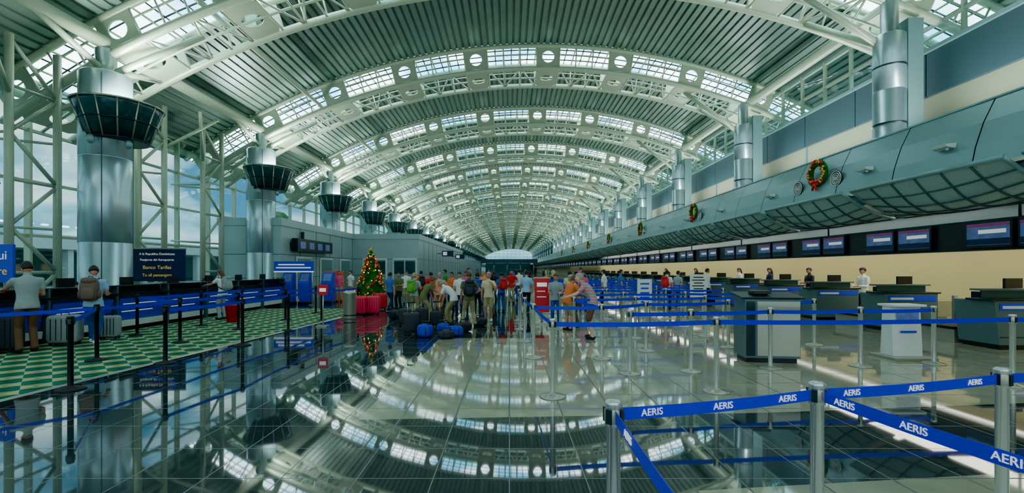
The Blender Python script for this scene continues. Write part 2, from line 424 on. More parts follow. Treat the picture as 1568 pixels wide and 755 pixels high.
# wall lamps, speakers, wreaths
def fasx(z):
    for i in range(3):
        p,q=prof[i],prof[i+1]
        if q[1]<=z<=p[1]: t=(z-q[1])/(p[1]-q[1]); return q[0]+(p[0]-q[0])*t
    return 10.2
b=B(); b.prism([(0,-.06),(-.22,-.02),(-.26,.04),(0,.06)],-.2,.2,'white_plastic'); b.tube([(-.12,-.1,-.04),(-.12,-.1,-.09)],.03,'white_plastic',8)
wl=b.mesh('wall_lamp')
for y in [8.5,10.8,13.2,18,22.3]+[26.5+4.25*i for i in range(20)]: place('wall_lamp',wl,(fasx(4.55),y,4.52))
b=B(); T=Matrix.Rotation(-pi/2,4,'Y'); b.T=T
b.lathe([(0,0),(.26,0),(.27,.03),(.22,.05),(.2,.02)],(0,0,0),'black',24)
for r in (.23,.17,.11,.055): b.tube([(r*cos(2*pi*j/24),r*sin(2*pi*j/24),.045) for j in range(25)],.014,'white_plastic',5)
b.sph((0,0,.03),.03,'white_plastic',8,5)
spk=b.mesh('wall_speaker')
b=B()
for i in range(520):
    a=random.random()*2*pi; tt=random.random()*2*pi; r=.36; q=.12
    c=Vector((0,r*cos(a),r*sin(a))); nrm=Vector((sin(tt),cos(tt)*cos(a),cos(tt)*sin(a)))
    if nrm.x>.4: nrm.x=-nrm.x
    t=Vector((0,-sin(a),cos(a))); p=c+nrm*q*.4; tip=c+nrm*q*1.25+t*random.uniform(-.08,.08); w=t.cross(nrm)*.02+t*.012
    b.add([p-w,tip,p+w],[(0,1,2)],'fir')
b.tube([(0,.36*cos(2*pi*j/24),.36*sin(2*pi*j/24)) for j in range(25)],.07,'fir',8)
for i in range(44):
    a=i*2*pi/44+random.random()*.1; b.sph((-.1,(.36+random.uniform(-.08,.08))*cos(a),(.36+random.uniform(-.08,.08))*sin(a)),.042,random.choice(['gold','ornament_red','ornament_red','gold']),8,5)
for sg in (-1,1):
    b.sph((-.15,sg*.1,-.28),(.04,.11,.07),'ornament_red',10,6); b.tube([(-.15,0,-.29),(-.14,sg*.1,-.56)],[.02,.045],'ornament_red',6)
b.sph((-.17,0,-.28),.035,'ornament_red',8,5)
wr=b.mesh('christmas_wreath')
for i,y in enumerate([15.3,25.6,36,47.5,60,74,90]):
    place('christmas_wreath',wr,(fasx(4.85)-.12,y,4.85))
    for dy in (1.0,-.9) if i==0 else (-.9,): place('wall_speaker',spk,(fasx(4.5)-.03,y+dy,4.5))

# ---------------------------------------------------------------- counters
b=B()
b.prism([(9.95,.1),(9.85,.95),(9.85,1.0),(11.25,1.0),(11.25,.1)],0,.85,'desk_grey')
b.b2((10.0,.04,0),(11.2,.82,.1),'black')
b.b2((9.75,-.04,1.0),(11.3,.5,1.04),'dark_metal')
b.b2((9.95,-.012,.8),(11.2,0,.95),'panel_blue'); b.b2((10.0,-.02,.84),(10.6,-.01,.9),'white_plastic')
b.b2((9.95,-.01,.25),(11.2,0,.27),'dark_metal')
b.b2((9.9,.3,1.0),(11.2,.34,1.22),'bowl_glass'); b.b2((9.8,.2,1.2),(11.25,.46,1.24),'desk_grey')
b.box((10.9,.62,1.28),(.5,.05,.34),'black',rz=.2); b.tube([(10.9,.64,1.0),(10.9,.64,1.15)],.03,'black',6); b.box((10.9,.68,1.01),(.24,.18,.02),'black')
b.box((10.3,.65,1.08),(.3,.25,.16),'black')
b.b2((9.95,.95,0),(12.4,1.95,.32),'steel'); b.b2((9.9,.93,.3),(10.9,1.97,.36),'rubber'); b.b2((11.0,.9,.3),(12.5,1.98,.75),'steel')
b.b2((10.95,.86,.1),(11.05,.93,1.0),'steel'); b.b2((10.95,1.97,.1),(11.05,2.04,1.0),'steel')
for i in range(7): b.tube([(11.1+i*.18,.98,.78),(11.1+i*.18,1.9,.78)],.035,'chrome',6)
dk=b.mesh('check_in_desk')
for i in range(-1,22): place('check_in_desk',dk,(0,12.0+2.72*i,0),bevel=.008 if i<4 else 0)

# left desks
b=B()
b.b2((-10.85,.03,.1),(-10.3,1.72,.98),'desk_grey'); b.b2((-10.8,.06,0),(-10.35,1.69,.1),'black')
b.prism([(-10.3,.3),(-10.18,.86),(-10.3,.9)],.08,1.66,'panel_blue')
b.prism([(-10.3,.12),(-10.24,.12),(-10.22,.28),(-10.3,.28)],.08,1.66,'white_plastic')
for z,l in ((.72,1.2),(.62,.9),(.52,1.05)):
    x=-10.3+.12*(z-.3)/.56+.004; b.box((x,.2+l/2,z),(.008,l,.022),'white_text')
b.b2((-10.95,0,.98),(-10.1,1.75,1.02),'black')
b.b2((-10.4,.1,1.02),(-10.34,1.65,1.2),'black'); b.b2((-10.5,.05,1.19),(-10.15,1.7,1.22),'dark_metal')
b.b2((-10.36,1.7,0),(-10.14,1.75,1.2),'desk_grey')
b.box((-10.7,.9,1.27),(.05,.48,.32),'black',rz=.1); b.tube([(-10.72,.9,1.0),(-10.72,.9,1.15)],.03,'black',6)
b.box((-10.62,.35,1.08),(.2,.3,.12),'dark_metal')
dl=b.mesh('service_counter')
for i in range(-2,8): place('service_counter',dl,(0,6.6+1.76*i,0),bevel=.006)

# podium & white kiosk
px,py=fl(1191,558)
b=B(); b.prism([(.1,1.12),(.65,1.19),(.65,.08),(.1,.08)],-.5,.42,'desk_grey','X')
b.b2((-.3,.085,.12),(.41,.1,1.08),'steel'); b.b2((-.48,.09,.12),(-.33,.1,1.08),'dark_metal')
b.b2((-.46,.14,0),(.38,.6,.08),'black'); b.box((-.04,.375,1.175),(1.04,.62,.03),'dark_metal',rx=.12)
b.b2((-.3,.25,1.2),(0,.5,1.26),'black')
b.obj('airline_podium',(px,py,0),rz=-.12,bevel=.008)
px,py=7.3,8.42
b=B(); b.b2((-.38,-.25,0),(.38,.4,.05),'steel'); b.prism([(-.05,.05),(.25,.05),(.2,.98),(0,.98)],-.27,.27,'white_plastic','X')
b.b2((-.2,-.052,.72),(.2,-.035,.9),'screen_on'); b.b2((-.3,-.1,.96),(.3,.28,1.0),'white_plastic'); b.box((0,-.06,.5),(.3,.01,.04),'panel_blue')
b.obj('self_service_scale',(px,py,0),bevel=.01)
def board(name,u,v,w,z0,z1,matn,lines=4,txt='dark_metal'):
    x,y=fl(u,v); b=B(); b.b2((-w/2,-.02,z0),(w/2,.02,z1),matn)
    for s_ in (-1,1): b.tube([(s_*w*.4,0.03,0),(s_*w*.4,0.03,z1)],.018,'steel',6); b.box((s_*w*.4,0.03,.015),(.06,.4,.03),'dark_metal')
    h=(z1-z0)/(lines+1)
    for i in range(lines): 
        l=w*random.uniform(.5,.8); b.box((0,-.024,z1-h*(i+1)),(l,.006,h*.35),txt)
    return b.obj(name,(x,y,0))
board('queue_information_sign',987,498,.42,.55,1.35,'white_plastic',5,'panel_blue')
board('queue_information_sign',1069,480,.6,.6,1.45,'white_plastic',7)

# ---------------------------------------------------------------- stanchions
def stan(colm):
    b=B(); b.lathe([(0,.0),(.17,0),(.17,.012),(.15,.022),(.05,.04),(.035,.06)],(0,0,0),'rubber' if colm=='black' else 'steel',24)
    b.lathe([(.034,.05),(.034,.88),(.042,.885),(.042,.985),(.044,.99),(.044,1.0),(.03,1.01),(0,1.012)],(0,0,0),colm,18)
    b.lathe([(.043,.9),(.045,.905),(.045,.965),(.043,.97)],(0,0,0),'black' if colm=='black' else 'steel',18)
    for i in range(4):
        a=i*pi/2; b.box((.044*cos(a),.044*sin(a),.935),(.012,.03,.07),'dark_metal',rz=a)
    return b.mesh('queue_barrier_post')
ss=stan('chrome'); sd=stan('black')
def post(x,y,dark=False): place('queue_barrier_post',sd if dark else ss,(x,y,.012 if (dark and x<-6.2) else 0),rz=random.random())
def belt(p,q,txt=0,w=.062):
    p=Vector((p[0],p[1],0)); q=Vector((q[0],q[1],0)); d=q-p; L=d.length; a=atan2(d.y,d.x)
    b=B(); n=10; vs=[]
    for i in range(n+1):
        t=i/n; z=.936-.02*4*t*(1-t)*min(1,L/2.5)
        x=.05+(L-.1)*t
        vs+=[(x,-.0015,z-w/2),(x,-.0015,z+w/2),(x,.0015,z+w/2),(x,.0015,z-w/2)]
    fs=[]
    for i in range(n):
        o=4*i
        for k in range(4): fs.append((o+k,o+4+k,o+4+(k+1)%4,o+(k+1)%4))
    b.add(vs,fs,'belt_blue'); o=b.obj('barrier_belt',p,a)
    for k in range(txt):
        t=(k+.5)/txt; pos=p+d*t; z=.936-.02*4*t*(1-t)*min(1,L/2.5)
        nn=Vector((sin(a),-cos(a),0))*.004; text('AERIS',(pos.x+nn.x,pos.y+nn.y,z),a,.05,'white_text',o)
def chain(pts,txt=0,dark=False):
    for p in pts: post(*p,dark)
    for i in range(len(pts)-1): belt(pts[i],pts[i+1],txt if isinstance(txt,int) else txt[i])
chain([(.51,2.24),(1.75,2.6),(3.2,2.97),(5.6,3.6)],[3,3,3])
post(.51,.55); belt((.51,2.24),(.51,.55),3); post(1.98,1.2); belt((1.75,2.6),(1.98,1.2),4)
chain([(.56,5.9),(2.78,6.14),(7.1,6.45),(9.0,6.5)])
chain([(1.9,7.2),(2.92,7.35),(4.35,7.62),(5.95,7.75),(7.38,7.95)])
chain([(.45,8.5),(1.7,8.4),(2.75,9.2),(4.6,9.6),(6.6,9.9)])
chain([(.35,10.4),(.3,12.5),(.3,14.6)]); belt((.45,8.5),(.35,10.4))
belt((.56,5.9),(.45,8.5))
chain([(1.5,10.6),(3.0,10.9),(4.8,11.2),(6.8,11.5)]); belt((1.5,10.6),(1.7,8.4))
chain([(1.4,12.6),(3.2,12.8),(5.0,13.0),(7.0,13.3)])
chain([(1.4,14.8),(3.2,15),(5.2,15.2),(7.2,15.4)]); belt((1.4,12.6),(1.4,14.8))
for r in range(7):
    y=17.2+r*2.2; chain([(1.6,y),(3.6,y+.1),(5.6,y+.2),(7.4,y+.3)])
    if r%2==0: belt((7.4,y+.3),(7.4,y+2.5))
    else: belt((1.6,y),(1.6,y+2.2))
LD=[(-6.0,6.25),(-6.02,8.0),(-5.75,9.85),(-5.9,12.2),(-6.0,14.6),(-5.6,16.9)]
chain(LD[1:],0,True); post(*LD[0],True); belt(LD[0],(-7.4,8.2))
chain([(-8.9,6.3),(-7.4,8.2),(-7.35,10.2),(-7.35,12.4),(-7.2,14.7),(-7.2,17)],0,True)
chain([(-9.2,11.3),(-8.9,13.2),(-9.0,15.4)],0,True); belt((-7.35,10.2),(-9.2,11.3))

# ---------------------------------------------------------------- office blocks / far structures
def block(name,x0,y0,x1,y1,h):
    b=B(); b.b2((x0,y0,0),(x1,y1,h),'block_clad'); b.b2((x0-.05,y0-.05,h-.35),(x1+.06,y1,h+.02),'block_clad')
    for z in (1.2,2.35): b.b2((x0,y0-.008,z),(x1+.008,y1,z+.025),'dark_metal')
    y=y0+2
    while y<y1: b.b2((x1,y,0),(x1+.01,y+.03,h-.35),'dark_metal'); y+=2
    return b.obj(name)
block('wall_office_block',-14.0,22.0,-11.0,32.2,4.1)
block('wall_office_block',-14.0,32.2,-6.4,62,4.1)
block('wall_office_block',-14.0,62.2,-9.4,150,4.1)
b=B()
for i,(y,w) in enumerate(((23.5,1.8),(26.5,1.8),(29.6,1.8))):
    b.b2((-10.98,y,0),(-10.93,y+w,2.3),'white_plastic'); b.b2((-10.93,y+.1,.1),(-10.91,y+w/2-.03,2.2),'panel_silver'); b.b2((-10.93,y+w/2+.03,.1),(-10.91,y+w-.1,2.2),'panel_silver')
b.obj('door_1')
b=B()
for x in (-10.3,-8.2):
    b.b2((x,32.12,0),(x+1.7,32.18,2.4),'white_plastic'); b.b2((x+.1,32.08,.1),(x+.82,32.12,2.3),'panel_silver'); b.b2((x+.88,32.08,.1),(x+1.6,32.12,2.3),'panel_silver')
    b.b2((x+.12,32.07,1.3),(x+.8,32.09,2.2),'bowl_glass'); b.b2((x+.9,32.07,1.3),(x+1.58,32.09,2.2),'bowl_glass')
b.obj('door_2')
b=B(); b.b2((-10.9,22.9,2.55),(-10.6,27.4,3.2),'black'); 
for i in range(4): b.b2((-10.6,23.2+i*1.05,2.7),(-10.59,23.8+i*1.05,3.05),'screen_on')
b.b2((-10.95,24,3.2),(-10.8,24.1,3.6),'dark_metal'); b.b2((-10.98,22.9,2.7),(-10.9,27.4,3.0),'dark_metal')
b.obj('gate_sign')
for x,y in ((-6.35,40),(-6.35,50)):
    b=B(); b.b2((-.5,-.05,-.25),(.5,.05,.25),'sign_navy'); b.b2((-.4,-.06,-.15),(-.05,-.05,.15),'white_text'); b.tube([(-.5,0,0),(-.9,0,0)],.03,'dark_metal',6); b.obj('hanging_sign',(x+.95,y,3.0))
b=B(); b.sph((0,0,.45),(.55,.55,.45),'black',16,10); b.lathe([(.2,0),(.25,.03),(.1,.1)],(0,0,0),'dark_metal',12); 
for a in range(6): b.tube([(.5*cos(a*pi/3),.5*sin(a*pi/3),.2),(.62*cos(a*pi/3),.62*sin(a*pi/3),.6)],.05,'dark_metal',6)
b.obj('loudspeaker_cluster',(-6.9,54,4.13))
b=B(); b.b2((-11.2,150.2,3.6),(9.3,153,4.9),'panel_dark'); b.b2((-11.2,150.1,4.9),(9.3,150.15,5.9),'window_glass')
for i in range(5): b.tube([(-9.5+i*4.4,151,0),(-9.5+i*4.4,151,3.6)],.25,'panel_silver',10)
b.obj('mezzanine_bridge')
b=B(); b.b2((-16,YEND,0),(15,YEND+.3,4.5),'panel_dark')
for i in range(16): b.b2((-15+i*2,YEND,4.5),(-14.9+i*2,YEND+.1,12.4),P)
for z in (6,7.5,9,10.5): b.b2((-15,YEND,z),(14,YEND+.1,z+.1),P)
b.obj('wall_far_end')

# ---------------------------------------------------------------- signs left
BX,BY=-11.5,14.95
b=B(); b.b2((-.85,-.03,1.25),(.85,.03,2.32),'sign_navy'); b.b2((-.87,-.04,2.3),(.87,.04,2.34),'steel')
for s_ in (-.75,.1): b.tube([(s_,.05,0),(s_,.05,2.3)],.025,'steel',8); b.box((s_,.05,.02),(.1,.5,.04),'steel')
o=b.obj('information_board',(BX,BY,0),rz=.1)
R=lambda z,t,sz,m_: text(t,(BX+.035*sin(.1),BY-.036,z),.1,sz,m_,o)
R(2.14,'A la Republica Dominicana',.1,'white_text'); R(1.95,'Pasajeros del Aeropuerto',.1,'white_text'); R(1.7,'Banco Tarifas',.16,'yellow_text'); R(1.45,'To all passengers',.13,'yellow_text')
b=B(); b.b2((-.5,-.03,1.35),(.5,.03,2.2),'panel_blue'); b.tube([(.3,.05,0),(.3,.05,2.1)],.03,'steel',8); b.tube([(-.3,.05,0),(-.3,.05,2.1)],.03,'steel',8); b.box((0,.05,.02),(.8,.4,.04),'steel')
o=b.obj('direction_sign',(-11.55,10.2,0)); 
text('aqui',(-11.4,10.165,1.95),0,.28,'white_text',o); text('here',(-11.4,10.165,1.6),0,.25,'yellow_text',o)
b=B(); b.b2((-.9,-.04,1.55),(.9,.04,2.0),'panel_blue'); b.b2((-.8,-.05,1.68),(.8,-.04,1.74),'white_text'); b.b2((-.7,-.05,1.82),(.5,-.04,1.88),'white_text'); b.b2((-.9,-.045,1.5),(.9,.045,1.56),'white_text')
for s_ in (-.85,.85): b.tube([(s_,0,0),(s_,0,2)],.03,'steel',8); b.box((s_,0,.015),(.2,.4,.03),'steel')
b.obj('kiosk_header_sign',(-9.9,21.0,0))
b=B(); b.b2((-.27,-.2,.0),(.27,.3,.12),'dark_metal'); b.prism([(-.1,.1),(.25,.1),(.25,1.5),(.1,1.5),(-.2,1.0),(-.2,.9)],-.25,.25,'panel_blue','X')
b.box((0,-.065,1.25),(.38,.02,.4),'screen_on',rx=-.54); b.b2((-.18,-.12,.3),(.18,-.1,.7),'white_plastic')
ki=b.mesh('self_check_in_kiosk')
for x,y in ((-10.4,21.5),(-9.6,21.5),(-8.7,21.9)): place('self_check_in_kiosk',ki,(x,y,0),bevel=.01)
b=B(); b.b2((-.42,-.35,.0),(.42,.35,1.55),'orange'); b.b2((-.36,-.36,.45),(.2,-.35,1.45),'screen_on'); b.b2((.25,-.36,.7),(.38,-.35,1.3),'black'); b.b2((-.3,-.36,.15),(.2,-.35,.33),'black'); 
for z in (.7,.95,1.2): b.b2((-.36,-.365,z),(.2,-.355,z+.02),'dark_metal')
b.obj('vending_machine',(-9.3,24.2,0),bevel=.02)
x,y=fl(524,488); b=B(); b.lathe([(0,0),(.19,0),(.2,.03),(.2,.8),(.21,.82),(.21,.88),(.15,.93),(.12,.93),(.1,.86),(0,.86)],(0,0,0),'steel',24); b.lathe([(.202,.1),(.204,.12),(.202,.14)],(0,0,0),'black',24); b.obj('litter_bin',(x+.25,y,0))
x,y=fl(357,494); b=B(); b.lathe([(0,.0),(.17,0),(.22,.5),(.24,.51),(.24,.55),(.22,.55),(.17,.05),(0,.05)],(0,0,0),'red_cloth',20); b.sph((0,0,.5),(.2,.2,.06),'black',12,6); b.obj('waste_basket',(x,y,.013))
x,y=.98,13.8; b=B(); b.b2((-.22,-.03,.35),(.22,.03,1.38),'red_cloth'); b.b2((-.15,-.04,1.12),(.15,-.03,1.24),'white_text'); b.b2((-.15,-.04,.97),(.1,-.03,.99),'white_text'); b.b2((-.15,-.04,.8),(.13,-.03,.82),'white_text')
b.tube([(0,.03,0),(0,.03,1.2)],.03,'steel',8); b.box((0,0,.02),(.45,.4,.04),'steel'); b.b2((-.24,-.035,1.37),(.24,.035,1.4),'steel'); b.obj('red_information_stand',(x,y,0))
x,y=fl(484,500); b=B(); b.box((0,0,.02),(.3,.3,.03),'steel'); b.tube([(0,0,.02),(0,0,1.0)],.02,'steel',8); b.b2((-.14,-.02,.9),(.14,.02,1.2),'red_cloth'); b.b2((-.09,-.03,1.0),(.09,-.02,1.1),'white_text'); b.obj('notice_stand',(x+.2,y,0))

# ---------------------------------------------------------------- christmas tree
b=B(); H=2.55
b.lathe([(0,0),(.28,0),(.34,.32),(.36,.34),(0,.34)],(0,0,0),'ornament_red',20); b.tube([(0,0,.3),(0,0,2.3)],[.06,.02],'wood',8)
b.lathe([(.55,.42),(.42,.9),(.28,1.5),(.12,2.1),(.0,2.45)],(0,0,0),'fir',16)
for i in range(900):
    t=random.random()**1.25; z=.42+2.0*t; rmax=.72*(1-t)**.85+.05; a=random.random()*2*pi
    r=rmax*random.uniform(.75,1.08); d=Vector((cos(a),sin(a),0)); base=d*(r*.35)+Vector((0,0,z+.1)); tip=d*r+Vector((0,0,z-.08+.1*random.random()))
    ax=(tip-base); sd_=Vector((-sin(a),cos(a),0))
    for k in range(5):
        p=base+ax*(k/5); w=.055*(1-k/7)
        for sg in (-1,1):
            q=p+ax*.25+sd_*sg*w*1.5+Vector((0,0,random.uniform(-.03,.04)))
            b.add([p,q,p+ax*.22],[(0,1,2)],'fir')
    b.add([tip-sd_*.02-ax*.3,tip,tip+sd_*.02-ax*.3],[(0,1,2)],'fir')
for i in range(280):
    t=random.random()**1.2; z=.45+1.95*t; r=.72*(1-t)**.85+.06; a=random.random()*2*pi
    mm=random.choice(['ornament_red','gold','warm_bulb','gold','ornament_red','ornament_red'])
    b.sph((r*cos(a),r*sin(a),z),.02 if mm=='warm_bulb' else .048,mm,8,5)
vs=[]; 
for k in range(10):
    rr=.14 if k%2==0 else .06; q=pi/2+k*pi/5; vs.append((rr*cos(q),0,2.55+rr*sin(q)))
vs+=[(0,-.04,2.55),(0,.04,2.55)]
b.add(vs,[(k,(k+1)%10,10) for k in range(10)]+[((k+1)%10,k,11) for k in range(10)],'gold')
b.obj('christmas_tree',(-6.35,21.0,0))

# ---------------------------------------------------------------- luggage
def suitcase(name,x,y,rz,col,w=.45,h=.65,d=.27,hd=False,fz=0):
    b=B(); 
    b.sph((0,0,h/2+.05),(w/2,d/2,h/2),col,20,12,.28)
    for k in range(5): b.box((-w*.32+k*w*.16,-d/2+.002,h/2+.05),(.012,.012,h*.75),'black')
    b.box((0,0,.055),(w*.8,d*.8,.03),'black')
    for sx in (-1,1):
        for sy in (-1,1): b.tube([(sx*w*.36-.015,sy*d*.3,.025),(sx*w*.36+.015,sy*d*.3,.025)],.025,'rubber',8)
        if hd: b.tube([(sx*.09,d*.35,h),(sx*.09,d*.35,h+.3)],.01,'chrome',6)
    if hd: b.tube([(-.1,d*.35,h+.3),(.1,d*.35,h+.3)],.018,'black',6)
    b.tube([(-.07,0,h+.05),(-.06,0,h+.09),(.06,0,h+.09),(.07,0,h+.05)],.012,'black',6)
    return b.obj(name,(x,y,fz),rz)
def duffel(x,y,rz,col,L=.65,r=.17,fz=0):
    b=B(); b.sph((0,0,r),(L/2,r*1.05,r),col,20,10,.6)
    for sx in (-.18,.18): b.tube([(sx*L*1.2,r*1.07*cos(t),r+r*1.05*sin(t)) for t in [k*pi/8 for k in range(-2,11)]],.014,'black',6)
    b.tube([(-.12,0,2*r-.02),(-.1,0,2*r+.06),(.1,0,2*r+.06),(.12,0,2*r-.02)],.014,'black',6)
    b.box((0,-r*1.02,r),(L*.4,.04,r*.9),col); b.tube([(-L*.42,0,2*r*.93),(L*.42,0,2*r*.93)],.008,'black',5)
    return b.obj('duffel_bag',(x,y,fz),rz)
def pack_into(b,c,R,col,s=1.0):
    T0=b.T; b.T=T0@Matrix.Translation(c)@R.to_4x4()@Matrix.Scale(s,4)
    b.sph((0,-.1,0),(.16,.11,.25),col,16,12,.55); b.sph((0,-.2,-.08),(.12,.05,.13),col,12,8,.5); b.sph((0,-.12,.2),(.14,.11,.07),col,12,8,.7)
    for sx in (-1,1):
        b.tube([(sx*.09,-.02,.2),(sx*.1,.1,.24),(sx*.11,.22,.12),(sx*.12,.2,-.02),(sx*.13,.05,-.15),(sx*.12,-.03,-.18)],.02,'black',6,sq=1.0)
        b.sph((sx*.165,-.1,-.1),(.03,.06,.09),col,8,6,.7)
    b.tube([(-.04,-.04,.24),(-.03,-.04,.29),(.03,-.04,.29),(.04,-.04,.24)],.01,'black',5)
    b.T=T0
mat('bag_blue',lin(14,46,180),.6); mat('bag_dark',lin(36,40,44),.6); mat('bag_green',lin(90,160,40),.6); mat('bag_grey',lin(140,152,148),.5,bump=.5,nscale=12); mat('bag_brown',lin(106,82,70),.6); mat('bag_pink',lin(240,10,70),.45); mat('bag_red',lin(200,24,24),.6)
for u,v,c in ((550,482,'bag_pink'),(571,481,'bag_pink'),(583,474,'red_cloth')):
    x,y=fl(u,v); suitcase('suitcase',x,y,random.uniform(-.1,.1),c,.5,.62)
for u,v,c,w,h,hd in ((630,512,'bag_dark',.42,.5,True),(646,501,'bag_dark',.38,.5,False),(620,499,'bag_dark',.36,.45,False),(668,500,'bag_dark',.36,.4,True)):
    x,y=fl(u,v); suitcase('suitcase',x,y,random.uniform(-.4,.4),c,w,h,hd=hd)
for u,v,c,L,r in ((651,516,'bag_blue',.36,.16),(694,515,'bag_blue',.5,.13),(710,508,'bag_dark',.45,.13),(679,510,'bag_blue',.34,.13),(735,499,'bag_dark',.4,.12),(606,488,'bag_dark',.45,.15),(683,519,'bag_dark',.4,.1)):
    x,y=fl(u,v); duffel(x,y,random.uniform(-.7,.7),c,L,r)
x,y=fl(100,529); suitcase('wrapped_suitcase',x,y,.4,'bag_grey',.55,.6,.35,fz=.013)
x,y=fl(8,541); suitcase('suitcase',x,y,.3,'bag_dark',.5,.7,.3,fz=.013)
x,y=fl(168,520); suitcase('suitcase',x,y,.3,'bag_grey',.4,.5,.25,fz=.013)

# ---------------------------------------------------------------- people
mat('skin_light',lin(224,168,134),.5,0,.06); mat('skin_tan',lin(190,128,94),.5,0,.06)
mat('hair_dark',lin(30,22,18),.6,0,.3,30); mat('hair_brown',lin(96,62,36),.6,0,.3,30); mat('hair_grey',lin(150,146,140),.6,0,.2,30); mat('hair_blond',lin(180,136,76),.6,0,.2,30)
mat('eye_white',lin(235,235,230),.3); mat('eye_dark',lin(30,20,18),.2); mat('lips',lin(160,84,78),.5)
CL={'white':(225,228,220),'grey':(150,162,158),'ltblue':(150,188,216),'blue':(60,95,165),'navy':(26,38,72),'black':(26,28,31),'khaki':(152,138,94),'brown':(104,74,48),'jean':(40,76,136),'olive':(96,102,58),'orange':(232,112,48),'pink':(232,80,134),'red':(205,30,30),'cream':(214,198,150),'green':(60,140,70),'peach':(232,150,104)}
for k,c in CL.items(): mat('cloth_'+k,lin(*c),.8,0,.15,8,bump=.15)
m=mat('cloth_stripe',lin(200,190,185),.8,0,.05,8); nt=m.node_tree
wv=nt.nodes.new('ShaderNodeTexWave'); wv.inputs['Scale'].default_value=9; wv.bands_direction='Z'
tc=nt.nodes.new('ShaderNodeTexCoord'); nt.links.new(tc.outputs['Object'],wv.inputs['Vector'])
rp=nt.nodes.new('ShaderNodeValToRGB'); rp.color_ramp.interpolation='CONSTANT'; rp.color_ramp.elements[0].color=lin(150,60,60); rp.color_ramp.elements[1].position=.45; rp.color_ramp.elements[1].color=lin(205,200,195)
nt.links.new(wv.outputs['Fac'],rp.inputs['Fac']); nt.links.new(rp.outputs['Color'],nt.nodes['Principled BSDF'].inputs['Base Color'])

